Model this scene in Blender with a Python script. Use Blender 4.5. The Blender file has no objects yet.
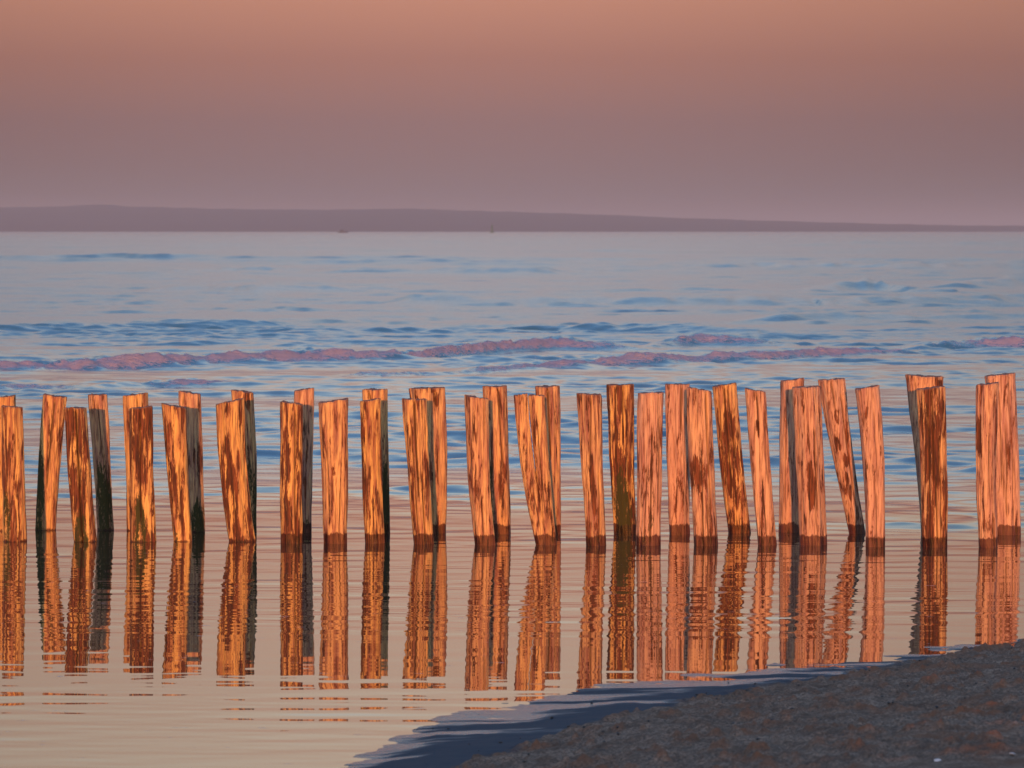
import bpy, math, random
import numpy as np
from mathutils import Vector

# ------------------------------------------------------------------ camera
sc = bpy.context.scene
C = bpy.context.collection
F = 5200.0            # focal length in pixels of the 1024 px wide frame
H = 3.0               # eye height above the water
cam_d = bpy.data.cameras.new('camera')
cam = bpy.data.objects.new('camera', cam_d)
C.objects.link(cam)
cam_d.sensor_width = 36.0
cam_d.lens = 36.0 * F / 1024.0
cam_d.clip_start = 0.5
cam_d.clip_end = 80000.0
cam.location = (0, 0, H)
cam.rotation_euler = (math.radians(90) - math.atan(154.0 / F), 0, 0)
sc.camera = cam
cam_d.dof.use_dof = True
cam_d.dof.focus_distance = 50.0
cam_d.dof.aperture_fstop = 9.0

# ------------------------------------------------------------------ light
SUN_EL = 2.6
SUN_DIR = Vector((0.019, 1.0, -math.tan(math.radians(SUN_EL)))).normalized()
w = bpy.data.worlds.new('World'); sc.world = w; w.use_nodes = True
nt = w.node_tree; nt.nodes.clear()
def N(nt, t, **k):
    n = nt.nodes.new(t)
    for a, b in k.items(): setattr(n, a, b)
    return n
def srgb(r, g, b, s=1.0):
    f = lambda c: ((c/255.0)/12.92 if c/255.0 <= .04045 else ((c/255.0+.055)/1.055)**2.4)
    return (f(r)*s, f(g)*s, f(b)*s, 1.0)
L = nt.links.new
sky = N(nt, 'ShaderNodeTexSky', sky_type='NISHITA')
sky.sun_disc = False
sky.sun_elevation = math.radians(SUN_EL); sky.sun_rotation = math.radians(180)
sky.dust_density = 2.0
bg1 = N(nt, 'ShaderNodeBackground'); L(sky.outputs[0], bg1.inputs[0]); bg1.inputs[1].default_value = 0.15
# pink dusk belt low, blue above, by elevation; carried all round as added fill
tc = N(nt, 'ShaderNodeTexCoord'); sep = N(nt, 'ShaderNodeSeparateXYZ'); L(tc.outputs['Generated'], sep.inputs[0])
mr = N(nt, 'ShaderNodeMapRange'); mr.inputs['From Min'].default_value = 0.0; mr.inputs['From Max'].default_value = 0.5
L(sep.outputs['Z'], mr.inputs['Value'])
sq = N(nt, 'ShaderNodeMath', operation='POWER'); L(mr.outputs[0], sq.inputs[0]); sq.inputs[1].default_value = 0.5
ramp = N(nt, 'ShaderNodeValToRGB'); L(sq.outputs[0], ramp.inputs[0])
stops = [(0.0, (121,102,105)), (0.4, (124,103,105)), (1.2, (139,104,101)), (1.9, (162,111,97)), (2.6, (189,130,107)),
         (3.6, (209,166,143)), (5.0, (214,181,158)), (6.5, (228,205,182)), (8.5, (226,226,220)), (12.0, (176,206,226)),
         (20.0, (120,170,224)), (30.0, (106,150,210))]
cr = ramp.color_ramp; cr.interpolation = 'EASE'
cr.interpolation = 'LINEAR'
for i, (e, c) in enumerate(stops):
    p = min(1.0, math.sqrt(math.sin(math.radians(e)) / 0.5))
    el = cr.elements[i] if i < 2 else cr.elements.new(p)
    el.position = p; el.color = srgb(*c)
# slow brightening towards the middle of the view (the antisolar point)
nrm = N(nt, 'ShaderNodeVectorMath', operation='NORMALIZE'); L(tc.outputs['Generated'], nrm.inputs[0])
sx = N(nt, 'ShaderNodeSeparateXYZ'); L(nrm.outputs[0], sx.inputs[0])
ax = N(nt, 'ShaderNodeMath', operation='ADD'); L(sx.outputs['X'], ax.inputs[0]); ax.inputs[1].default_value = 0.012
ab = N(nt, 'ShaderNodeMath', operation='ABSOLUTE'); L(ax.outputs[0], ab.inputs[0])
fall = N(nt, 'ShaderNodeMapRange', interpolation_type='SMOOTHSTEP')
L(ab.outputs[0], fall.inputs['Value'])
fall.inputs['From Min'].default_value = 0.0; fall.inputs['From Max'].default_value = 0.16
fall.inputs['To Min'].default_value = 1.04; fall.inputs['To Max'].default_value = 0.74
bg2 = N(nt, 'ShaderNodeBackground'); L(ramp.outputs[0], bg2.inputs[0]); L(fall.outputs[0], bg2.inputs[1])
# the Nishita sky adds to it high up and towards the sun
hi = N(nt, 'ShaderNodeMapRange', interpolation_type='SMOOTHSTEP'); L(sep.outputs['Z'], hi.inputs['Value'])
hi.inputs['From Min'].default_value = 0.20; hi.inputs['From Max'].default_value = 0.7
bk = N(nt, 'ShaderNodeMapRange', interpolation_type='SMOOTHSTEP'); L(sx.outputs['Y'], bk.inputs['Value'])
bk.inputs['From Min'].default_value = 0.1; bk.inputs['From Max'].default_value = -0.6
mxf = N(nt, 'ShaderNodeMath', operation='MAXIMUM'); L(hi.outputs[0], mxf.inputs[0]); L(bk.outputs[0], mxf.inputs[1])
st_n = N(nt, 'ShaderNodeMath', operation='MULTIPLY'); L(mxf.outputs[0], st_n.inputs[0]); st_n.inputs[1].default_value = 0.15
L(st_n.outputs[0], bg1.inputs[1])
mix = N(nt, 'ShaderNodeAddShader'); L(bg2.outputs[0], mix.inputs[0]); L(bg1.outputs[0], mix.inputs[1])
wo = N(nt, 'ShaderNodeOutputWorld'); L(mix.outputs[0], wo.inputs[0])

sd = bpy.data.lights.new('sun', 'SUN'); sd.energy = 5.0; sd.angle = math.radians(0.5); sd.color = (1.0, 0.29, 0.055)
so = bpy.data.objects.new('sun', sd); C.objects.link(so)
so.rotation_euler = SUN_DIR.to_track_quat('-Z', 'Y').to_euler(); so.location = (0, -40, 30)

vs = sc.view_settings
vs.view_transform = 'Standard'; vs.look = 'None'; vs.gamma = 1; vs.exposure = 0.12; vs.use_curve_mapping = False
sc.cycles.use_denoising = True
sc.cycles.max_bounces = 6
sc.cycles.volume_bounces = 0
sc.cycles.caustics_reflective = False
sc.cycles.caustics_refractive = False

# ------------------------------------------------------------------ helpers
def tag(o, label=None, cat=None, group=None, kind=None):
    if label: o['label'] = label
    if cat: o['category'] = cat
    if group: o['group'] = group
    if kind: o['kind'] = kind
    return o
def mesh_obj(name, V, Fq, mat, parent=None, smooth=True, attrs=None):
    V = np.asarray(V, np.float32); Fq = np.asarray(Fq, np.int32)
    me = bpy.data.meshes.new(name)
    me.vertices.add(len(V)); me.vertices.foreach_set('co', V.ravel())
    nf, k = Fq.shape
    me.loops.add(nf*k); me.loops.foreach_set('vertex_index', Fq.ravel())
    me.polygons.add(nf); me.polygons.foreach_set('loop_start', np.arange(0, nf*k, k, dtype=np.int32))
    me.polygons.foreach_set('loop_total', np.full(nf, k, np.int32))
    if smooth: me.polygons.foreach_set('use_smooth', np.ones(nf, bool))
    me.update(calc_edges=True)
    for n, a in (attrs or {}).items():
        at = me.attributes.new(n, 'FLOAT', 'POINT'); at.data.foreach_set('value', np.asarray(a, np.float32).ravel())
    me.materials.append(mat)
    o = bpy.data.objects.new(name, me); C.objects.link(o)
    if parent: o.parent = parent
    return o
def grid_faces(nr, nc, wrap=False):
    i = np.arange(nr-1)[:, None]; j = np.arange(nc if wrap else nc-1)[None, :]
    j2 = (j+1) % nc
    a = i*nc + j; b = i*nc + j2; c = (i+1)*nc + j2; d = (i+1)*nc + j
    return np.stack([a, b, c, d], -1).reshape(-1, 4)
def hash2(ix, iy, seed):
    h = (ix.astype(np.int64)*374761393 + iy.astype(np.int64)*668265263 + seed*974634777) & 0xffffffff
    h = ((h ^ (h >> 13)) * 1274126177) & 0xffffffff
    h = h ^ (h >> 16)
    return (h & 0xffffff) / float(0xffffff)
def vnoise(x, y, seed=0):
    ix = np.floor(x); iy = np.floor(y); fx = x-ix; fy = y-iy
    fx = fx*fx*fx*(fx*(fx*6-15)+10); fy = fy*fy*fy*(fy*(fy*6-15)+10)
    ix = ix.astype(np.int64); iy = iy.astype(np.int64)
    a = hash2(ix, iy, seed); b = hash2(ix+1, iy, seed); c = hash2(ix, iy+1, seed); d = hash2(ix+1, iy+1, seed)
    return (a*(1-fx)+b*fx)*(1-fy) + (c*(1-fx)+d*fx)*fy
def fbm(x, y, seed=0, oc=4, g=0.5):
    s = 0; a = 1; t = 0
    for k in range(oc):
        s = s + a*(vnoise(x*2**k + 17.3*k, y*2**k - 9.1*k, seed+k)-0.5); t += a; a *= g
    return s/t*2
def sstep(a, b, x):
    t = np.clip((x-a)/(b-a), 0, 1); return t*t*(3-2*t)
def new_mat(name):
    m = bpy.data.materials.new(name); m.use_nodes = True
    nt = m.node_tree
    return m, nt, nt.nodes['Principled BSDF'], nt.nodes['Material Output']
def mixc(nt, fac, a, b):
    n = N(nt, 'ShaderNodeMix', data_type='RGBA')
    for sock, v in ((n.inputs[0], fac), (n.inputs[6], a), (n.inputs[7], b)):
        if isinstance(v, bpy.types.NodeSocket): nt.links.new(v, sock)
        elif isinstance(v, (int, float)): sock.default_value = v
        else: sock.default_value = v
    return n.outputs[2]
def math_(nt, op, a, b=None, clamp=False):
    n = N(nt, 'ShaderNodeMath', operation=op); n.use_clamp = clamp
    for i, v in enumerate((a, b)):
        if v is None: continue
        if isinstance(v, bpy.types.NodeSocket): nt.links.new(v, n.inputs[i])
        else: n.inputs[i].default_value = v
    return n.outputs[0]
def maprange(nt, v, a, b, c=0.0, d=1.0):
    n = N(nt, 'ShaderNodeMapRange', interpolation_type='SMOOTHSTEP')
    nt.links.new(v, n.inputs[0])
    for i, x in enumerate((a, b, c, d)): n.inputs[i+1].default_value = x
    return n.outputs[0]
def noise(nt, vec, scale, detail=4, rough=0.5, dist=0.0):
    n = N(nt, 'ShaderNodeTexNoise'); nt.links.new(vec, n.inputs['Vector'])
    n.inputs['Scale'].default_value = scale; n.inputs['Detail'].default_value = detail
    n.inputs['Roughness'].default_value = rough; n.inputs['Distortion'].default_value = dist
    return n.outputs['Fac']
def scalev(nt, vec, s):
    n = N(nt, 'ShaderNodeVectorMath', operation='MULTIPLY'); nt.links.new(vec, n.inputs[0]); n.inputs[1].default_value = s
    return n.outputs[0]
def attr(nt, name):
    n = N(nt, 'ShaderNodeAttribute'); n.attribute_name = name; return n.outputs['Fac']

def dist_of(py): return H*F/(py-230.0)        # distance of a point of the water surface
def X_of(px, d): return (px-512.0)*d/F

# ------------------------------------------------------------------ water
m_water, nt, bs, out = new_mat('sea_water')
geo = N(nt, 'ShaderNodeNewGeometry'); pos = geo.outputs['Position']
fo = attr(nt, 'foam'); ch = attr(nt, 'chop')
fn = noise(nt, scalev(nt, pos, (1.3, 2.6, 9.0)), 3.2, 8, 0.75)
fmask = maprange(nt, math_(nt, 'ADD', fo, math_(nt, 'MULTIPLY', math_(nt, 'SUBTRACT', fn, 0.5), 3.6)), 0.48, 0.76)
body = mixc(nt, maprange(nt, ch, 0.0, 0.5), (0.050, 0.032, 0.018, 1), (0.030, 0.125, 0.190, 1))   # sand shows through the shallows
nt.links.new(mixc(nt, fmask, body, (0.66, 0.62, 0.76, 1)), bs.inputs['Base Color'])
rg = maprange(nt, ch, 0.0, 0.6, 0.012, 0.20)
mr1 = N(nt, 'ShaderNodeMix', data_type='FLOAT'); nt.links.new(fmask, mr1.inputs[0]); nt.links.new(rg, mr1.inputs[2]); mr1.inputs[3].default_value = 0.8
nt.links.new(mr1.outputs[0], bs.inputs['Roughness'])
bs.inputs['IOR'].default_value = 1.34
b1 = N(nt, 'ShaderNodeBump'); b1.inputs['Distance'].default_value = 0.05
nt.links.new(noise(nt, scalev(nt, pos, (0.5, 1.6, 1.0)), 1.6, 5, 0.6), b1.inputs['Height'])
nt.links.new(maprange(nt, ch, 0.15, 1.0, 0.0, 0.8), b1.inputs['Strength'])
b2 = N(nt, 'ShaderNodeBump'); b2.inputs['Distance'].default_value = 0.35
nt.links.new(fn, b2.inputs['Height']); nt.links.new(fmask, b2.inputs['Strength']); nt.links.new(b1.outputs[0], b2.inputs['Normal'])
nt.links.new(b2.outputs[0], bs.inputs['Normal'])

yy, q_ = [], 50.0
while q_ < 160: yy.append(q_); q_ += 0.055 + 0.062*min(1.0, (q_-50)/28.0)
rows = [np.arange(18, 50, 0.055), np.array(yy)]
y = 160.0; r = []
while y < 520: r.append(y); y *= 1.0035
while y < 3000: r.append(y); y *= 1.009
while y < 40000: r.append(y); y *= 1.06
ys = np.concatenate(rows + [np.array(r)])
NC = 620
u = np.linspace(-1, 1, NC)
side = np.array([1.06, 1.15, 1.3, 1.6, 2.2, 3.5, 6, 12, 25])
us = np.concatenate([-side[::-1], u, side])
YY, UU = np.meshgrid(ys, us, indexing='ij')
XX = UU * (0.128*YY + 1.5)
XX = np.where(np.abs(UU) > 1, XX, XX)
rng = np.random.RandomState(7)
def wavesum(X, Y, n, l0, l1, spread, seed):
    r_ = np.random.RandomState(seed); h = np.zeros_like(X)
    for k in range(n):
        lam = l0*(l1/l0)**r_.rand(); th = r_.randn()*spread; kk = 2*math.pi/lam
        h += np.sin(kk*(X*math.sin(th)+Y*math.cos(th)) + r_.rand()*6.283) * (math.sqrt(2.0/n)/kk)
    return h                                   # rms slope 1
patch = 0.30 + 1.4*np.clip(0.5+1.3*fbm(XX*0.12, YY*0.22, 31, 4), 0, 1)
pool = wavesum(XX, YY, 54, 0.20, 1.5, 0.30, 1)
mid = wavesum(XX, YY, 70, 0.42, 2.2, 0.65, 2)
big = wavesum(XX, YY, 60, 1.0, 7.0, 0.55, 3)
far = wavesum(XX, YY, 40, 14.0, 70.0, 0.45, 4)
s_pool = 0.0070 * (1 - 0.75*(1-sstep(25, 33, YY)))
yn = YY + 3.0*fbm(XX*0.25, YY*0.5, 33, 4)
s_mid = 0.008*sstep(46, 51, yn) + 0.056*sstep(50.5, 58, yn) + 0.012*sstep(60, 80, yn)
s_big = 0.026*sstep(52, 62, yn) + 0.016*sstep(76, 100, yn) + 0.004*sstep(150, 210, YY)
fade = 1 - sstep(350, 700, YY)
s_far = 0.020*sstep(200, 500, YY)*(1-sstep(2200, 3000, YY))
Z = pool*s_pool*patch*(1-sstep(60, 90, YY)) + mid*s_mid*patch*(1-sstep(170, 300, YY)) + big*s_big*patch*fade + far*s_far*patch
foam = np.zeros_like(Z)
# breakers: crest points (pixel x, pixel y of the foot, height in m, foam amount), width front, width back
breakers = [
 ([(-120,372,.14,.7),(0,371,.20,.8),(120,367,.26,.95),(200,364,.28,.95),(300,361,.30,.95),(420,358,.26,.8),(500,352,.36,.9),(560,349,.45,1.0),(600,350,.28,.55),(650,351,.08,.1),(720,352,.0,.0)], 1.0, 4.0),
 ([(330,377,.0,0),(360,376,.10,.6),(410,375,.10,.6),(440,374,.06,.2),(480,372,.10,.5),(560,368,.17,.85),(620,365,.20,.8),(690,363,.26,.85),(760,361,.28,.9),(820,357,.24,.95),(880,354,.14,.8),(905,353,.05,.3),(930,352,.0,0)], 0.9, 3.0),
 ([(-120,390,.08,.4),(0,389,.13,.75),(60,388,.10,.6),(95,388,.12,.1),(160,386,.17,.25),(185,385,.19,.9),(200,385,.14,.7),(240,384,.10,.7),(262,383,.05,.3),(300,382,.02,0),(360,379,.0,0)], 0.7, 2.2),
 ([(640,350,.0,0),(670,347,.18,.35),(700,345,.32,.75),(740,345,.30,.65),(775,345,.14,.4),(800,346,.03,0)], 1.2, 4.0),
 ([(900,352,.0,0),(930,350,.22,.2),(970,349,.30,.5),(1010,348,.34,.9),(1060,348,.30,.7),(1200,347,.2,.4)], 1.2, 4.0),
 ([(740,322,.0,0),(780,321,.28,0),(815,320,.38,0),(850,320,.28,0),(930,319,.26,0),(1100,318,.22,0)], 2.5, 7.0),
 ([(120,292,.0,0),(190,290,.32,0),(260,292,.42,0),(330,291,.30,0),(400,290,.1,0),(470,289,.0,0)], 5.0, 12.0),
 ([(380,304,.0,0),(420,303,.40,0),(445,303,.48,0),(500,304,.30,0),(560,304,.36,0),(680,304,.42,0),(780,303,.38,0),(830,303,.15,0)], 4.0, 9.0),
 ([(800,293,.0,0),(840,290,.45,0),(868,289,.62,0),(900,291,.35,0),(950,292,.2,0)], 5.0, 10.0),
 ([(820,305,.1,0),(860,304,.40,0),(940,303,.40,0),(1010,300,.35,0),(1100,298,.3,0)], 4.0, 9.0),
 ([(930,288,.0,0),(985,286,.55,0),(1060,283,.6,0),(1200,280,.4,0)], 6.0, 12.0),
 ([(-100,335,.12,0),(60,330,.18,0),(180,328,.22,0),(330,332,.12,0),(420,330,.05,0)], 2.2, 5.0),
 ([(560,333,.05,0),(620,330,.2,0),(690,331,.24,0),(760,333,.1,0)], 2.0, 5.0),
 ([(80,273,.0,0),(240,271,.5,0),(380,273,.3,0),(520,274,.45,0),(640,272,.2,0)], 8.0, 16.0),
 ([(600,268,.2,0),(760,266,.5,0),(900,268,.6,0),(1050,266,.4,0)], 9.0, 18.0),
]
for bi, (pts, wf, wb) in enumerate(breakers):
    P = np.array(pts, float); D = dist_of(P[:, 1]); Xp = X_of(P[:, 0], D); o_ = np.argsort(Xp); Xp = Xp[o_]; D = D[o_]; P = P[o_]
    sel = (ys > D.min()-8*wf-4) & (ys < D.max()+8*wb)
    X_ = XX[sel]; Y_ = YY[sel]
    yc = np.interp(X_, Xp, D) + fbm(X_*0.35, X_*0, 90+bi, 4, 0.6)*wf*0.9
    hh = 0.84*np.interp(X_, Xp, P[:, 2], 0, 0)*(0.9+0.30*fbm(X_*0.9, Y_*0.1, 50+bi, 3, 0.5)+(0.28*fbm(X_*4.5, Y_*1.5, 250+bi, 4, 0.6)*(P[:, 3].max() > 0)))
    ff = np.interp(X_, Xp, P[:, 3], 0, 0)
    t = Y_-yc
    prof = np.where(t < 0, np.exp(-(t/wf)**2*1.4), np.exp(-(t/wb)**2*1.4))
    fm = ff*np.where(t < 0, 1-sstep(wf*0.35, wf*1.5, -t), 1-sstep(0.0, wb*0.16, t))*(1.15+0.45*fbm(X_*0.9, Y_*0.7, 170+bi, 4))
    lump = (fbm(X_*5.0, Y_*5.0, 70+bi, 4, 0.7))*0.06*fm
    Z[sel] += hh*prof + lump
    foam[sel] = np.maximum(foam[sel], fm*0.95)
chop = np.clip(sstep(50, 66, yn)*0.35 + sstep(90, 200, YY)*0.35 + sstep(250, 1500, YY)*0.3, 0, 1)
V = np.stack([XX, YY, Z], -1).reshape(-1, 3)
water = mesh_obj('water', V, grid_faces(len(ys), len(us)), m_water, attrs={'foam': foam, 'chop': chop})
tag(water, 'calm shallow water in front rising to small breaking waves', 'sea', kind='structure')

# ------------------------------------------------------------------ beach sand
m_sand, nt, bs, out = new_mat('beach_sand')
geo = N(nt, 'ShaderNodeNewGeometry'); pos = geo.outputs['Position']
wet = attr(nt, 'wet'); cl = attr(nt, 'sunlit_clump'); pud = attr(nt, 'film')
g1 = noise(nt, pos, 60, 5, 0.7); g2 = maprange(nt, noise(nt, pos, 5.0, 7, 0.7), 0.3, 0.7)
dry = mixc(nt, g2, (0.22, 0.135, 0.092, 1), (0.50, 0.335, 0.235, 1))
dry = mixc(nt, maprange(nt, g1, 0.35, 0.7), dry, (0.11, 0.078, 0.062, 1))
dry = mixc(nt, cl, dry, (0.30, 0.135, 0.075, 1))  # warm grazing sun on the raised clumps, put into the sand colour
col = mixc(nt, wet, dry, (0.038, 0.050, 0.068, 1))
nt.links.new(col, bs.inputs['Base Color'])
ro = N(nt, 'ShaderNodeMix', data_type='FLOAT'); nt.links.new(wet, ro.inputs[0]); ro.inputs[2].default_value = 0.95; ro.inputs[3].default_value = 0.55
ro2 = N(nt, 'ShaderNodeMix', data_type='FLOAT'); nt.links.new(pud, ro2.inputs[0]); nt.links.new(ro.outputs[0], ro2.inputs[2]); ro2.inputs[3].default_value = 0.16
nt.links.new(ro2.outputs[0], bs.inputs['Roughness'])
io = N(nt, 'ShaderNodeMix', data_type='FLOAT'); nt.links.new(pud, io.inputs[0]); io.inputs[2].default_value = 1.07; io.inputs[3].default_value = 1.30; nt.links.new(io.outputs[0], bs.inputs['IOR'])
sp = N(nt, 'ShaderNodeMix', data_type='FLOAT'); nt.links.new(wet, sp.inputs[0]); sp.inputs[2].default_value = 0.15; sp.inputs[3].default_value = 0.5
nt.links.new(sp.outputs[0], bs.inputs['Specular IOR Level'])
bb = N(nt, 'ShaderNodeBump'); bb.inputs['Distance'].default_value = 0.02
nt.links.new(noise(nt, pos, 45, 5, 0.7), bb.inputs['Height'])
st = N(nt, 'ShaderNodeMix', data_type='FLOAT'); nt.links.new(wet, st.inputs[0]); st.inputs[2].default_value = 1.0; st.inputs[3].default_value = 0.35
nt.links.new(st.outputs[0], bb.inputs['Strength'])
nt.links.new(bb.outputs[0], bs.inputs['Normal'])

ysd = np.concatenate([np.arange(-80, 4, 2.0), np.arange(4, 24, 0.4), np.arange(24, 40.5, 0.03), np.arange(40.5, 70, 0.8)])
xs_mid = np.arange(-2.2, 6.4, 0.0125)
sdx = np.array([0.3, 1, 2, 4, 7, 12, 20, 35, 60, 110])
xsd = np.concatenate([-2.2-sdx[::-1], xs_mid, xs_mid[-1]+sdx])
SY, SX = np.meshgrid(ysd, xsd, indexing='ij')
def beach(SX, SY):
    shore = np.interp(SX, [-60,-8,-2.0,-1.1,-.75,-.44,.15,.57,1.39,2.36,3.17,3.75,6,12,60], [-40,4,24.5,28.3,30.0,31.9,33.0,33.9,34.9,36.3,37.3,38.1,40,43.5,60])
    dryl = np.interp(SX, [-60,-8,-2.0,-.55,-.07,.5,1.2,2.26,3.67,6,12,60], [-46,-1,19.5,27,29.0,31.0,32.9,35.2,37.6,39.6,43.2,59.6])
    shore = shore + fbm(SX*1.7, SY*0.0, 5, 5, 0.6)*0.55 + fbm(SX*3.1, SY*1.2, 6, 4, 0.6)*0.35
    dryl = dryl + fbm(SX*1.3, SY*0.4, 8, 4, 0.55)*0.5
    d = shore-SY; dd = dryl-SY
    z = np.where(d > 0, 0.008*np.minimum(d, 0.8)+0.024*np.maximum(d-0.8, 0), 0.02*d)
    z = np.maximum(z, -1.5)
    dp = np.maximum(dd, 0)
    z = z + 0.026*np.sqrt(dp*dp+0.16) - 0.026*0.4*(dp > 0) - 0.026*0.4*(dp <= 0)
    z = np.where(SY < 8, z, z)
    dune = 2.70*np.exp(-((SY+20)/9.0)**2)
    cap = 1.15
    zz = np.where(z > cap, cap+(z-cap)*0.15, z)
    zz = np.where(SY < 8, np.maximum(zz, dune*(1+0.015*fbm(SX*0.3, SY*0.3, 77, 3))), zz)
    wetm = 1-sstep(-0.15, 0.35, dd + fbm(SX*5, SY*3, 9, 4, 0.6)*0.5)
    return zz, d, dd, wetm
SZ, sd_, sdd, wetm = beach(SX, SY)
near = sstep(23, 25, SY)*sstep(-2.6, -2.0, SX)*(1-sstep(6.2, 7, SX))
lump = fbm(SX*2.2, SY*2.0, 11, 4, 0.55)
l2 = fbm(SX*9, SY*7, 12, 4, 0.6)
crumb = np.clip(fbm(SX*6.5, SY*4.0, 21, 5, 0.6)-0.14, 0, 1)
drym = 1-wetm
SZ = SZ + near*drym*(lump*0.035 + l2*0.032 + fbm(SX*20, SY*14, 13, 3)*0.013 + crumb*0.09) 
SZ = SZ + near*wetm*(fbm(SX*0.9, SY*3.2, 15, 4)*0.008 + fbm(SX*4, SY*9, 16, 4)*0.0035)
sunlit_clump = np.clip(sstep(0.10, 0.35, crumb)*0.6 + sstep(0.15, 0.5, fbm(SX*1.6, SY*1.1, 23, 5, 0.65))*0.5, 0, 1)
film = wetm*sstep(-0.05, 0.35, fbm(SX*0.8, SY*4.2, 41, 5, 0.65) - np.clip((sd_-1.2)*0.35, -0.3, 2))
V = np.stack([SX, SY, SZ], -1).reshape(-1, 3)
sand = mesh_obj('beach', V, grid_faces(len(ysd), len(xsd)), m_sand, attrs={'wet': wetm, 'sunlit_clump': sunlit_clump, 'film': film})
tag(sand, 'shaded sandy shore with a dark wet edge sloping into the calm water', 'beach', kind='structure')

# ------------------------------------------------------------------ far hills
m_hill, nt, bs, out = new_mat('far_hills')
geo = N(nt, 'ShaderNodeNewGeometry')
hn = noise(nt, scalev(nt, geo.outputs['Position'], (0.004, 0.004, 0.03)), 1.0, 5, 0.6)
nt.links.new(mixc(nt, hn, (0.030, 0.034, 0.045, 1), (0.050, 0.052, 0.062, 1)), bs.inputs['Base Color'])
bs.inputs['Roughness'].default_value = 1.0
D0 = 9000.0
hx = np.linspace(-2600, 2600, 420); hy = np.linspace(0, 1, 40)
HYg, HXg = np.meshgrid(hy, hx, indexing='ij')
px = HXg/D0*F + 512
top = np.interp(px, [-900,-300,0,60,110,200,300,400,440,520,600,700,800,900,1000,1300,2000], [214,207,205.5,204,206,208,209,208,209,211,213.5,217,220,222.5,224.5,227,229])
hh = (230-top)/F*(D0+900) + 3
prof = np.sin(np.clip(HYg, 0, 1)*math.pi)**0.6
HZ = hh*prof*(1+0.05*fbm(HXg*0.006, HYg*6, 61, 5, 0.6)) + 1.2*fbm(HXg*0.03, HYg*9, 62, 3)*prof - 2
hills = mesh_obj('hills', np.stack([HXg, D0+HYg*1800, HZ], -1).reshape(-1, 3), grid_faces(40, 420), m_hill)
tag(hills, 'long low hills fading into mauve dusk haze on the horizon', 'hills', kind='structure')

# ------------------------------------------------------------------ haze
m_haze = bpy.data.materials.new('dusk_haze'); m_haze.use_nodes = True; nt = m_haze.node_tree; nt.nodes.clear()
pv = N(nt, 'ShaderNodeVolumePrincipled'); ou = N(nt, 'ShaderNodeOutputMaterial'); nt.links.new(pv.outputs[0], ou.inputs['Volume'])
pv.inputs['Color'].default_value = (0.54, 0.66, 0.76, 1); pv.inputs['Density'].default_value = 1.05/9500
pv.inputs['Anisotropy'].default_value = 0.0
x0, x1, y0, y1, z0, z1 = -45000, 45000, -100, 41000, -4, 62
bv = [(x0,y0,z0),(x1,y0,z0),(x1,y1,z0),(x0,y1,z0),(x0,y0,z1),(x1,y0,z1),(x1,y1,z1),(x0,y1,z1)]
bf = [(0,3,2,1),(4,5,6,7),(0,1,5,4),(1,2,6,5),(2,3,7,6),(3,0,4,7)]
haze = mesh_obj('haze', bv, bf, m_haze, smooth=False)
tag(haze, 'thin mauve dusk haze over the sea', 'haze', kind='stuff')

# ------------------------------------------------------------------ posts
m_wood, nt, bs, out = new_mat('weathered_wood')
tco = N(nt, 'ShaderNodeTexCoord'); oi = N(nt, 'ShaderNodeObjectInfo')
av = N(nt, 'ShaderNodeVectorMath', operation='ADD'); nt.links.new(tco.outputs['Object'], av.inputs[0])
ov = N(nt, 'ShaderNodeVectorMath', operation='SCALE'); cx = N(nt, 'ShaderNodeCombineXYZ')
nt.links.new(oi.outputs['Random'], cx.inputs[0]); nt.links.new(oi.outputs['Random'], cx.inputs[1]); nt.links.new(oi.outputs['Random'], cx.inputs[2])
nt.links.new(cx.outputs[0], ov.inputs[0]); ov.inputs['Scale'].default_value = 37.0
nt.links.new(ov.outputs[0], av.inputs[1]); P_ = av.outputs[0]
grain = noise(nt, scalev(nt, P_, (1, 1, 0.045)), 75, 5, 0.65, 0.3)
grain2 = noise(nt, scalev(nt, P_, (1, 1, 0.09)), 22, 5, 0.6, 0.6)
blot = noise(nt, scalev(nt, P_, (1, 1, 0.16)), 16, 7, 0.75, 0.4)
fine = noise(nt, scalev(nt, P_, (1, 1, 0.5)), 60, 4, 0.7)
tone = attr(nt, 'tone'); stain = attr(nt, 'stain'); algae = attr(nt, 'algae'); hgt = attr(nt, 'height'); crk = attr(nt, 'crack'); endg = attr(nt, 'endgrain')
pale = mixc(nt, maprange(nt, grain2, 0.3, 0.7), (0.55, 0.40, 0.36, 1), (0.36, 0.23, 0.21, 1))
amber = mixc(nt, maprange(nt, grain2, 0.35, 0.65), (0.68, 0.50, 0.18, 1), (0.27, 0.12, 0.08, 1))
base = mixc(nt, tone, pale, amber)
base = mixc(nt, math_(nt, 'MULTIPLY', maprange(nt, grain, 0.49, 0.66), 0.85), base, (0.17, 0.085, 0.055, 1))
sm = maprange(nt, math_(nt, 'ADD', stain, math_(nt, 'ADD', math_(nt, 'MULTIPLY', math_(nt, 'SUBTRACT', grain2, 0.5), 2.2), math_(nt, 'MULTIPLY', math_(nt, 'SUBTRACT', blot, 0.5), 3.6))), 0.42, 0.74)
scol = mixc(nt, maprange(nt, grain, 0.35, 0.62), (0.20, 0.075, 0.035, 1), (0.045, 0.024, 0.018, 1))
base = mixc(nt, sm, base, scol)
am = maprange(nt, math_(nt, 'ADD', algae, math_(nt, 'ADD', math_(nt, 'MULTIPLY', math_(nt, 'SUBTRACT', blot, 0.5), 2.6), math_(nt, 'MULTIPLY', math_(nt, 'SUBTRACT', fine, 0.5), 1.3))), 0.42, 0.85)
base = mixc(nt, am, base, (0.042, 0.050, 0.018, 1))
spk = maprange(nt, fine, 0.66, 0.72)
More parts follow.
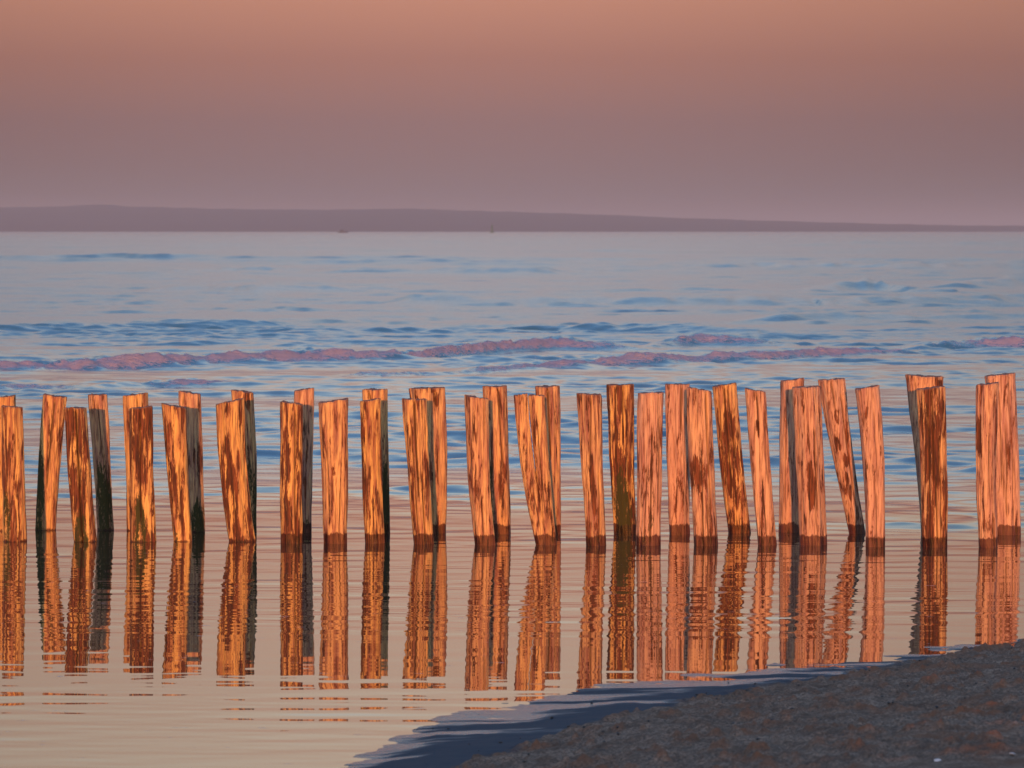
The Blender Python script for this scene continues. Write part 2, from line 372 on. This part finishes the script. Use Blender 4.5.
base = mixc(nt, math_(nt, 'MULTIPLY', spk, 0.5), base, (0.08, 0.04, 0.03, 1))
base = mixc(nt, crk, base, (0.06, 0.035, 0.028, 1))  # shade inside the cracks put into the colour, along with weathering
base = mixc(nt, endg, base, (0.16, 0.10, 0.08, 1))
wb = maprange(nt, math_(nt, 'ADD', hgt, math_(nt, 'MULTIPLY', math_(nt, 'SUBTRACT', blot, 0.5), 0.16)), 0.100, 0.086)
wetc = N(nt, 'ShaderNodeMix', data_type='RGBA', blend_type='MULTIPLY'); wetc.inputs[0].default_value = 1.0
nt.links.new(base, wetc.inputs[6]); wetc.inputs[7].default_value = (0.20, 0.12, 0.15, 1)
base = mixc(nt, wb, base, wetc.outputs[2])
nt.links.new(base, bs.inputs['Base Color'])
rr = N(nt, 'ShaderNodeMix', data_type='FLOAT'); nt.links.new(wb, rr.inputs[0]); rr.inputs[2].default_value = 0.85; rr.inputs[3].default_value = 0.3
nt.links.new(rr.outputs[0], bs.inputs['Roughness'])
bs.inputs['Specular IOR Level'].default_value = 0.25
bp = N(nt, 'ShaderNodeBump'); bp.inputs['Distance'].default_value = 0.012; bp.inputs['Strength'].default_value = 0.9
nt.links.new(math_(nt, 'ADD', grain, math_(nt, 'MULTIPLY', grain2, 0.8)), bp.inputs['Height'])
nt.links.new(bp.outputs[0], bs.inputs['Normal'])

NS, NR = 128, 150
def trunk(xt, yt, wt, xb, wb, d, bow, slant, cracks, stains, algae, tone, seed, x_org, base_px, wav=1.0, chip=0.0):
    """one rough round timber; returns verts (local to x_org, d, 0), faces, attributes"""
    r_ = np.random.RandomState(seed)
    tone_ = min(1.0, tone + (0.28 if xb < 610 else 0.0))
    k = d/F
    zt = H-(yt-230)*k
    v = np.linspace(-0.45/zt, 1.0, NR); th = np.linspace(0, 2*math.pi, NS, endpoint=False)
    Vv, Th = np.meshgrid(v, th, indexing='ij')
    cxp = xb + (xt-xb)*Vv + bow*4*Vv*(1-Vv) + wav*0.7*fbm(Vv*2.5, Vv*0+seed, seed, 3)
    cx_ = (cxp-512)*k - x_org
    wd = (wb + (wt-wb)*np.clip(Vv, 0, 1)**1.2)*k*0.5*(1+0.035*fbm(Vv*3.5, Vv*0+3.1, seed+4, 3))
    a3, a4, a5 = r_.uniform(0.02, 0.05), r_.uniform(0.02, 0.06), r_.uniform(0.01, 0.03)
    p3, p4, p5 = r_.rand(3)*6.28
    rad = 1 + a3*np.cos(3*Th+p3+Vv*0.6) + a4*np.cos(4*Th+p4+Vv*0.4) + a5*np.cos(5*Th+p5)
    ct, st_ = np.cos(Th), np.sin(Th)
    rad += 0.09*fbm(ct*2.6+5, st_*2.6+Vv*1.8, seed+9, 4) + 0.05*fbm(ct*14+5+st_*9, Vv*3.5, seed+19, 4)
    # angle -90 deg faces the camera; uu = -1 (left edge) .. 1 (right edge) on the visible side
    uu = ct; front = st_ < 0.15
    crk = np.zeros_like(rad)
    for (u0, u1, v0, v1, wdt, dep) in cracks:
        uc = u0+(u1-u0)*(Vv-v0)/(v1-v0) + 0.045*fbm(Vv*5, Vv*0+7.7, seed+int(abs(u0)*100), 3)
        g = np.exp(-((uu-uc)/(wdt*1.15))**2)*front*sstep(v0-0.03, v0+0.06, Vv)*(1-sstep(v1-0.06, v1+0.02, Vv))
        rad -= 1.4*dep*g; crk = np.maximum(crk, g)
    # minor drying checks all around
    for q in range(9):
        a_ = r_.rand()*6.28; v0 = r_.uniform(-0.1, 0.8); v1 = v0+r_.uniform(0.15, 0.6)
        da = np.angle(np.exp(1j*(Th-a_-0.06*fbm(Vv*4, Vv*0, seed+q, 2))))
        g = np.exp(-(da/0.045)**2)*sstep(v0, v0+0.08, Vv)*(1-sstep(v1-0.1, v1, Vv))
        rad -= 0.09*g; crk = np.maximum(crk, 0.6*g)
    X = cx_ + wd*rad*ct
    Y = wd*rad*st_*0.95
    rough = (0.014*fbm(ct*3.0+9, st_*3, seed+30, 4, 0.6) + 0.022*r_.uniform(-1, 1)*ct - 0.025*crk)*sstep(0.95, 1.0, Vv)
    Zz = Vv*zt + slant*k*ct*sstep(0.75, 1.0, Vv) + rough
    if chip: Zz -= chip*np.clip(ct*np.sign(chip), 0, 1)**3*sstep(0.9, 1, Vv)*np.sign(chip)*1.0
    stn = np.zeros_like(rad); alg = np.zeros_like(rad)
    for (su, sv, ru, rv, s) in stains:
        q = ((uu-su)/ru)**2+((Vv-sv)/rv)**2
        stn = np.maximum(stn, s*np.clip(1.5-q, 0, 1)*0.76*(st_ < 0.3))
    for (su, sv, ru, rv, s) in algae:
        q = ((uu-su)/ru)**2+((Vv-sv)/rv)**2
        alg = np.maximum(alg, s*np.clip(1.35-q, 0, 1)*(st_ < 0.5))
    stn = np.maximum(stn, 0.13+0.30*tone+0.12*np.clip(1-Vv*1.3, 0, 1)+0.12*fbm(ct*2+seed, Vv*3, seed+50, 3))
    edge = np.clip((Vv-0.985)*60, 0, 1)*0.35
    V = np.stack([X, Y, Zz], -1).reshape(-1, 3)
    Fs = grid_faces(NR, NS, True)
    # top: three rings inwards, sunken rough end grain
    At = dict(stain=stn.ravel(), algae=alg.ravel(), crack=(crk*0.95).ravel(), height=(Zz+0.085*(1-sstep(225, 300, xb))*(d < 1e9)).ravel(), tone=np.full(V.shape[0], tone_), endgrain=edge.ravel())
    ring = V[-NS:]; c = ring.mean(0); prev = (NR-1)*NS; n0 = len(V); ex = []
    for s_, dz in ((0.93, 0.004), (0.6, 0.003), (0.25, -0.002), (0.02, -0.004)):
        rg_ = c+(ring-c)*np.array([s_, s_, s_*0.9+0.1])
        rg_[:, 2] += dz + 0.006*fbm(rg_[:, 0]*30+seed, rg_[:, 1]*30, seed, 3)
        ex.append(rg_)
    fs = []
    cur = prev
    for q in range(4):
        b = n0+q*NS; j = np.arange(NS)
        fs.append(np.stack([cur+j, cur+(j+1) % NS, b+(j+1) % NS, b+j], -1)); cur = b
    V = np.concatenate([V]+ex); Fs = np.concatenate([Fs]+fs)
    for n in At: At[n] = np.concatenate([At[n], np.full(NS*4, {'height': zt, 'tone': tone, 'endgrain': 1.0}.get(n, 0.0))])
    return V, Fs, At

FRONT_GROUP = 'weathered wooden posts of the front row in the water'
BACK_GROUP = 'weathered wooden posts of the back row in the water'
seedc = [100]
def post(row, xt, yt, wt, xb, wb, yb, label, tone=0.5, bow=0.0, slant=0.0, cracks=(), stains=(), algae=(), prongs=None, chip=0.0):
    seedc[0] += 11
    yb += (2.3 if row == 'F' else -2.2)*(1-sstep(150, 330, xb))
    d = dist_of(yb); k = d/F; xo = (xb-512)*k
    parts = prongs if prongs else [(xt, yt, wt, xb, wb, bow, cracks, stains)]
    Vs, Fs_, As, n = [], [], [], 0
    for i, (a, b, c_, e, f_, bo, ck, stn) in enumerate(parts):
        V, Fc, A = trunk(a, b, c_, e, f_, d, bo, slant, ck, stn, algae, tone, seedc[0]+i*3, xo, xb, chip=chip)
        Vs.append(V); Fs_.append(Fc+n); As.append(A); n += len(V)
    A = {q: np.concatenate([z[q] for z in As]) for q in As[0]}
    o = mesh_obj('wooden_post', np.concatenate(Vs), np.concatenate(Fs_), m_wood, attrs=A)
    o.location = (xo, d, 0)
    tag(o, label, 'post', FRONT_GROUP if row == 'F' else BACK_GROUP)
    return o
B, Fr = 'B', 'F'
FB, FF = 533.0, 544.0
# (row, x top, y top, width top, x foot, width foot, y foot, label, ...) in pixels; u is -1..1 across, v is 0..1 upwards
post(Fr, 11.5,407,21, 14.2,24, 539, 'amber front-row post nearest the left edge, knot high up, brown hollow below', .85, cracks=[(-.55,-.5,.1,1,.05,.12)],
     stains=[(.15,.78,.16,.03,.9),(.35,.38,.3,.09,1.0),(-.7,.5,.25,.5,.6)], algae=[(-.6,.15,.45,.25,.75)])
post(B, 5,397,22, 6,22, 533, 'back-row post peeking out behind the leftmost front post, cut by the left edge', .8)
post(B, 55.5,396,24, 44.5,21, 532.5, 'back-row post leaning left at its foot, black left flank, second of the back row', .6, bow=-1.0,
     cracks=[(.0,.1,.3,.98,.06,.15)], stains=[(.6,.1,.6,.3,.45)], algae=[(-.8,.15,.75,.55,.95)])
post(Fr, 74.7,408,22, 85,23, 539.5, 'brown leaning front-row post with a long black crack down its middle and mossy foot', 1.0, bow=-.5, slant=0,
     cracks=[(-.25,.15,-.1,1.0,.085,.38)], stains=[(0,.7,1.2,.5,.95),(-.4,.3,.9,.5,.95)], algae=[(-.3,.03,.8,.22,.75)])
post(B, 97.3,395,18.6, 105,15.5, 532.5, 'narrow grey back-row post, orange top, black lower half, behind the leaning brown post', .3, bow=.4,
     cracks=[(.1,.0,.55,.95,.06,.15)], stains=[(-.7,.95,.5,.12,.8),(0,.2,1.2,.45,.55)], algae=[(0,.15,1.2,.42,.9)])
post(B, 135.3,394.5,23, 138,22, 533, 'back-row post with only its yellow top showing behind the straight brown post', .65, cracks=[(.2,.2,.8,1,.05,.15)])
post(Fr, 140.7,407.5,23.4, 142.5,25.6, 539.5, 'straight dark brown front-row post with a thin central crack and green mossy foot', 1.0, bow=0,
     cracks=[(-.05,-.1,.15,1.0,.045,.3)], stains=[(0,.8,1.3,.5,1.05),(.5,.3,.7,.5,.9),(-.6,.35,.4,.4,.8)], algae=[(-.15,.08,.55,.35,.85)])
post(B, 189.7,393,20.5, 195,18.5, 534, 'grey shaded back-row post with square orange top, right of the streaky amber post', .3, bow=.6,
     cracks=[(-.75,-.6,.9,1.0,.06,.2)], stains=[(.1,.25,.9,.45,.55)], algae=[(.3,.03,1.1,.22,.9)])
post(Fr, 173.5,406,26, 182.5,19, 539.5, 'streaky amber front-row post leaning left at its top beside a grey shaded post', .8, bow=-.8, slant=-1.5,
     cracks=[(.1,.3,.05,.6,.04,.1)], stains=[(.0,.28,.7,.4,.8),(-.7,.6,.35,.5,.9)], algae=[(-.6,.05,.3,.12,.6)])
post(B, 242,391.5,22, 247,17.5, 533.5, 'back-row post mostly hidden behind the broad bent amber post, only its top lit', .5, bow=1.5,
     stains=[(.5,.97,.8,.1,.6)], algae=[(.5,.2,.8,.35,.8)])
post(Fr, 230,401.5,28, 242,24.5, 540.5, 'broad bent amber front-row post with a brown lower left side', .9, bow=-2.5, slant=1.8,
     stains=[(-.4,.35,.75,.45,1.05),(.2,.15,.8,.25,.8)], cracks=[(-.3,-.1,.1,.55,.04,.1)])
post(Fr, 291,403,22.4, 291,22.4, 543, 'upright narrow front-row post with brown mottled stains, grey shaded post at its right', .9,
     cracks=[(.45,.4,.0,.95,.05,.18)], stains=[(-.4,.5,.6,.4,.95),(0,.12,1.0,.2,.75),(-.1,.9,.7,.2,.7)])
post(B, 304.2,389.5,20.4, 301.5,20.5, 532.5, 'smooth grey shaded back-row post, orange top, left of the broad yellow-orange post', .2,
     cracks=[(.1,.1,.7,.78,.2,.05)], stains=[(-.2,.62,.1,.03,.8)], algae=[(.1,.02,1,.1,.6)])
post(Fr, 334,401,30, 336,24.4, 543.5, 'broad yellow-orange front-row post standing alone, one small dark knot at mid height', .45,
     cracks=[(-.55,-.5,.2,.7,.03,.08),(.3,.4,.0,.4,.03,.08)], stains=[(-.1,.51,.14,.035,1.1),(-.5,.3,.2,.2,.35)])
post(B, 374.8,389.5,24.5, 379,20, 533.5, 'back-row post with dark slash in its lit top, behind the narrow two-tone post', .5,
     cracks=[(-.2,-.6,.86,1.0,.09,.25)], algae=[(.4,.2,.9,.38,.9)])
post(Fr, 369.5,400,19.5, 374,18.5, 543.5, 'narrow two-tone front-row post with a brown curved stain down its left edge', .75, bow=-.4,
     stains=[(-.75,.72,.4,.3,1.0),(-.7,.35,.45,.25,.8),(-.1,.5,.2,.06,.9),(.1,.27,.25,.06,.9)], cracks=[(.0,.1,.0,.35,.05,.12)])
post(Fr, 414.3,399.5,25, 423.7,19.5, 544, 'front-row post leaning left with deep twin cracks, before the widest orange back post', .6, bow=-.8, slant=-.6,
     cracks=[(-.15,.0,.3,1.0,.075,.3),(-.45,-.35,.05,.85,.05,.15),(.25,.35,.0,.5,.05,.15)], stains=[(-.7,.5,.25,.45,.6),(.4,.92,.5,.08,.5)])
post(B, 427.3,388,33.5, 431.5,27, 533.5, 'widest orange back-row post with flat top and grey shadow strip down its middle', .45, bow=1.5,
     stains=[(.55,.93,.15,.06,1.0),(-.1,.99,.6,.03,.8)], cracks=[(.55,.5,.85,1,.06,.2)])
post(Fr, 477.3,397.5,24, 485.8,20, 545, 'smooth bright orange front-row post, next left of the forked one in its row', .4, bow=-2.0,
     cracks=[(-.1,.1,.05,.35,.05,.12),(-.85,-.8,.5,.9,.05,.1)], stains=[(-.7,.93,.3,.12,.5),(.0,.6,.08,.02,.9)])
post(B, 495.5,386.5,23.5, 501,21.5, 534, 'orange back-row post with thin crack above a brown stain, left of the forked post', .45, bow=0,
     cracks=[(.4,.2,.45,1.0,.05,.22)], stains=[(.2,.35,.25,.3,.85),(.3,.6,.12,.03,.9)], algae=[(-.7,.2,.3,.3,.7)])
post(Fr, 530,395.5,18, 546.5,19, 545, 'front-row post split in two prongs by a V-shaped gap at its top', .5,
     prongs=[(520.5,395,13.5,542.8,13.5,-3.2,[(.2,.4,.1,.5,.06,.1)],[(-.2,.97,.8,.04,.7),(-.8,.6,.3,.3,.5)]),
             (536.8,395.5,16,551.0,12.5,-1.2,[(-.3,-.2,.2,.9,.06,.12)],[(-.3,.6,.5,.4,.55),(.2,.2,.7,.3,.6)])])
post(B, 547.2,386.5,23.6, 550.5,19.5, 534, 'curved orange back-row post with central crack, right behind the forked post', .4, bow=1.0,
     cracks=[(.1,.0,.5,1.0,.06,.28)])
post(Fr, 589,394.5,24, 597,19.7, 545.5, 'orange front-row post with long narrow brown stain, just left of the darkest post', .4, bow=-.6,
     cracks=[(-.25,.15,.5,1.0,.04,.14),(.3,.6,.0,.5,.05,.15)], stains=[(-.1,.45,.3,.18,1.0),(.15,.2,.35,.22,.7)])
post(B, 619.7,385,26.5, 624.8,22.4, 533.5, 'darkest brown rough back-row post with flaking bark patches and a green foot', 1.0, bow=-.6, slant=-1.0,
     cracks=[(-.5,-.4,.4,1.0,.06,.2),(.1,.2,.6,1.0,.05,.2),(.6,.6,.0,.5,.05,.15)], stains=[(0,.75,1.3,.45,.80),(0,.3,1.3,.4,1.0)], algae=[(-.1,.15,.9,.33,.85)])
post(Fr, 651.2,393,25.5, 648.8,23.6, 545.5, 'straight front-row post with brown flame-like stain, immediately right of the darkest post', .3, bow=0,
     cracks=[(-.4,-.3,.0,.5,.04,.12),(.1,.15,.0,.75,.05,.14),(.75,.7,.2,.85,.05,.12)], stains=[(.15,.6,.28,.22,.9),(-.2,.3,.8,.28,.7)], algae=[(-.2,.12,.9,.22,.42)])
post(B, 676.8,384.5,23.5, 679.8,20.5, 534, 'smooth plain orange back-row post with short top crack, right of the flame-stained post', .3, bow=-.8,
     cracks=[(.3,.35,.68,1.0,.05,.25)])
post(Fr, 698.7,389.5,24.5, 707,23, 545.5, 'ragged dark-stained front-row post between the plain orange post and the dark leaning one', .45, bow=-1.0, slant=-.8,
     cracks=[(.6,.55,.2,1.0,.06,.22),(-.3,-.2,.0,.35,.06,.2),(.2,.25,.0,.3,.05,.15)], stains=[(-.55,.45,.4,.14,1.0),(-.05,.55,.22,.24,.9),(.3,.3,.4,.3,.6)])
post(B, 724.8,385,24.3, 740,22.5, 533.5, 'dark brown back-row post leaning left at its top with striped cracks, tilted rim', .9, bow=-1.2, slant=1.0,
     cracks=[(-.3,-.1,.3,1.0,.06,.22),(.3,.2,.5,1.0,.05,.2),(-.75,-.7,.3,.9,.05,.15)], stains=[(0,.5,1.1,.38,1.0),(-.6,.85,.3,.2,.6),(.0,.15,.9,.2,.6)])
post(Fr, 755.2,390.5,21.6, 767.3,18.7, 545.5, 'slim orange front-row post with a dark ragged knot near its top, leaning left', .4, bow=-.8, slant=-1.0,
     cracks=[(.0,.1,.7,1.0,.06,.22),(-.05,.1,.05,.45,.05,.14),(.6,.65,.4,.9,.04,.1)], stains=[(-.1,.76,.3,.07,1.1),(-.6,.65,.2,.08,.8),(.0,.2,.3,.15,.4)])
post(B, 791.5,380,23, 789.5,19.5, 533, 'plain orange back-row post, taller than the broad stained post overlapping its right side', .35, bow=-.5)
post(Fr, 806.3,387,27, 814,26, 545.5, 'broad orange front-row post with a dark rectangular stain and small side notch', .35, bow=0,
     cracks=[(.35,.4,.2,.75,.05,.14),(-.85,-.3,.5,.51,.02,.0)], stains=[(-.05,.38,.38,.17,1.0),(.35,.6,.16,.15,.8),(-.5,.7,.1,.04,.8),(-.75,.52,.2,.02,.9),(.1,.12,.35,.15,.5)])
post(B, 831.8,379.5,26, 858,16, 533.5, 'strongly leaning back-row post with a row of black knots, top tipped to the left', .35, bow=-1.5, slant=2.2,
     cracks=[(.55,.65,.1,.9,.06,.22),(-.1,-.1,.8,1.0,.04,.15)], stains=[(.0,.76,.22,.06,1.1),(-.35,.58,.3,.05,1.0),(.2,.48,.3,.05,1.0),(.0,.3,.35,.1,1.0)])
post(Fr, 867,387.5,24.6, 875.7,19.4, 547, 'clean bowed orange front-row post without stains, between the strongly leaning post and a gap', .3, bow=2.5, slant=.5,
     cracks=[(.1,.15,.0,.35,.04,.1)])
post(Fr, 930.8,388,26.5, 935.5,24.3, 547, 'striped weathered brown front-row post standing before a broad one with a wide lit top', .75, bow=.5,
     cracks=[(-.1,.0,.4,1.0,.05,.2),(-.5,-.4,.1,.9,.05,.18),(.5,.5,.0,.7,.05,.18),(.1,.1,.0,.45,.05,.15)], stains=[(-.1,.75,.9,.45,1.0),(-.4,.35,.6,.4,.95),(.6,.5,.3,.5,.7)])
post(B, 924.5,376,38, 933,23.5, 534.5, 'broad back-row post flaring to a wide top with grey shaded left flank', .45, bow=.5, slant=-.5,
     stains=[(.75,.95,.2,.04,1.1),(-.5,.97,.2,.04,.6)])
post(Fr, 988.6,384,22.2, 989,18.3, 547.5, 'orange front-row post nearest the right edge with a ragged brown left side', .4, bow=-1.5, slant=.5,
     cracks=[(.65,.6,.0,.2,.08,.3),(.2,.1,.3,.7,.04,.1)], stains=[(-.7,.68,.35,.15,1.0),(-.5,.3,.3,.22,.85),(.3,.15,.4,.12,.6)])
post(B, 999.8,375,31, 1006.5,29, 535, 'widest pale orange post farthest right, back row, fine parallel cracks', .25, bow=1.0,
     cracks=[(.0,.15,.1,.7,.025,.12),(-.3,-.2,.3,.9,.025,.12),(.5,.5,.05,.5,.02,.1)], stains=[(.6,.99,.3,.02,.6)])

# ------------------------------------------------------------------ far seamark and boat
def lathe(name, prof, mat, parent=None, n=20):
    P = np.array(prof, float); th = np.linspace(0, 2*math.pi, n, endpoint=False)
    V = np.stack([P[:, 0:1]*np.cos(th), P[:, 0:1]*np.sin(th), P[:, 1:2]+0*th], -1).reshape(-1, 3)
    return mesh_obj(name, V, grid_faces(len(P), n, True), mat, parent)
m_green, nt, bs, out = new_mat('green_paint'); bs.inputs['Base Color'].default_value = (0.02, 0.10, 0.05, 1); bs.inputs['Roughness'].default_value = 0.5
m_hull, nt, bs, out = new_mat('dark_hull_paint'); bs.inputs['Base Color'].default_value = (0.02, 0.025, 0.04, 1)
D = 5500.0
e = bpy.data.objects.new('navigation_buoy', None); C.objects.link(e); e.location = (X_of(492, D), D, 0)
tag(e, 'tiny green navigation buoy with pointed topmark on the horizon', 'buoy')
lathe('float', [(0.01,-1),(2.2,-1),(2.4,0),(2.4,1.0),(2.0,1.4),(0.9,1.6),(0.01,1.6)], m_green, e)
lathe('tower', [(1.4,1.5),(0.8,6.6),(0.9,6.7),(0.9,7.0),(0.01,7.0)], m_green, e)
lathe('topmark', [(0.01,7.2),(1.1,7.2),(0.01,9.4)], m_green, e)
D = 5500.0
e = bpy.data.objects.new('fishing_boat', None); C.objects.link(e); e.location = (X_of(343, D), D, 0)
tag(e, 'tiny dark boat far out on the horizon, left of the buoy', 'boat')
secs = []
for t in np.linspace(0, 1, 13):
    hw = 1.7*(1-abs(2*t-1)**3*0.98) if t > 0.5 else 1.7*(1-0.25*(1-2*t)**2)
    x = -5.5+11*t; zt = 1.3+0.8*t*t
    secs.append([(x, -hw, zt), (x, -hw*0.8, 0.2), (x, 0, -0.6), (x, hw*0.8, 0.2), (x, hw, zt), (x, 0, zt-0.1)])
S = np.array(secs); mesh_obj('hull', S.reshape(-1, 3), np.concatenate([grid_faces(13, 6, True), [[0,1,2,3],[0,3,4,5]]]), m_hull, e, smooth=False)
def boxm(name, a, b, mat, parent, taper=0.85):
    (x0,y0,z0),(x1,y1,z1) = a, b; cx, cy = (x0+x1)/2, (y0+y1)/2
    V = [(x0,y0,z0),(x1,y0,z0),(x1,y1,z0),(x0,y1,z0)]+[(cx+(x-cx)*taper, cy+(y_-cy)*taper, z1) for x, y_ in ((x0,y0),(x1,y0),(x1,y1),(x0,y1))]
    return mesh_obj(name, V, bf, mat, parent, smooth=False)
boxm('cabin', (-3,-1.1,1.3), (0.4,1.1,3.4), m_hull, e)
boxm('mast', (0.8,-.12,1.4), (1.04,.12,5.2), m_hull, e)

# ------------------------------------------------------------------ shells and pebbles on the sand
m_shell, nt, bs, out = new_mat('bleached_shell'); tcn = N(nt, 'ShaderNodeTexCoord')
nt.links.new(mixc(nt, noise(nt, tcn.outputs['Object'], 80, 3), (0.85,0.82,0.80,1), (0.55,0.5,0.47,1)), bs.inputs['Base Color'])
m_peb, nt, bs, out = new_mat('dark_pebble'); tcn = N(nt, 'ShaderNodeTexCoord')
nt.links.new(mixc(nt, noise(nt, tcn.outputs['Object'], 4, 3), (0.05,0.035,0.03,1), (0.016,0.014,0.014,1)), bs.inputs['Base Color'])
def ground(x, y_):
    i = np.argmin(abs(ysd-y_)); j = np.argmin(abs(xsd-x)); return SZ[i, j]
def hit(px, py):
    for d in np.arange(24, 45, 0.02):
        x = X_of(px, d)
        if ground(x, d) >= H-(py-230)*d/F: return x, d
    return X_of(px, 28), 28.0
def shell(px, py, size, label, rz):
    x, d = hit(px, py)
    n = 24; R = 10; V = []
    for i in range(R+1):
        r_ = i/R
        for j in range(n):
            a = 2*math.pi*j/n
            rr = size*r_*(1+0.05*math.cos(10*a))*(1-0.25*math.cos(a))
            V.append((rr*math.cos(a), rr*0.85*math.sin(a), size*0.45*(1-r_**2)+0.02*size*math.cos(12*a)*r_))
    fs = grid_faces(R+1, n, True)
    top = mesh_obj('seashell', V, fs, m_shell)
    so_ = top.modifiers.new('thickness', 'SOLIDIFY'); so_.thickness = size*0.08
    top.location = (x, d, ground(x, d)-0.002); top.rotation_euler = (0.35, 0.1, rz)
    tag(top, label, 'shell')
shell(940, 762, 0.020, 'white shell at the bottom edge, left of the other pale shell', 0.4)
shell(1013, 757, 0.017, 'white shell near the bottom right corner of the sand', 2.1)
# gravel and crumbs: uncountable
rs = np.random.RandomState(5); V, Fq = [], []
ico = [(0,0,1),(.9,0,.1),(0,.9,.1),(-.9,0,.1),(0,-.9,.1),(0,0,-1)]
icf = [(0,1,2),(0,2,3),(0,3,4),(0,4,1),(5,2,1),(5,3,2),(5,4,3),(5,1,4)]
Vall = []; Fall = []; n = 0
for q in range(2600):
    d = 27+rs.rand()**0.8*11; x = rs.uniform(-0.098, 0.13)*d
    s = 0.003+0.010*rs.rand()**4
    i = np.searchsorted(ysd, d); j = np.searchsorted(xsd, x)
    if j >= len(xsd) or i >= len(ysd) or sd_[i, j] < 0.25: continue
    if wetm[i, j] > 0.6 and rs.rand() < 0.85: continue
    a = rs.rand()*3; sc3 = s*np.array([1+rs.rand(), 1+rs.rand()*.6, .8])
    pts = np.array(ico)*sc3
    pts = np.stack([pts[:, 0]*math.cos(a)-pts[:, 1]*math.sin(a)+x, pts[:, 0]*math.sin(a)+pts[:, 1]*math.cos(a)+d, pts[:, 2]+SZ[i, j]+s*.3], -1)
    Vall.append(pts); Fall.append(np.array(icf)+n); n += 6
peb = mesh_obj('pebbles', np.concatenate(Vall), np.concatenate(Fall), m_peb, smooth=True)
tag(peb, 'dark crumbs and pebbles scattered over the shaded sand', 'pebbles', kind='stuff')
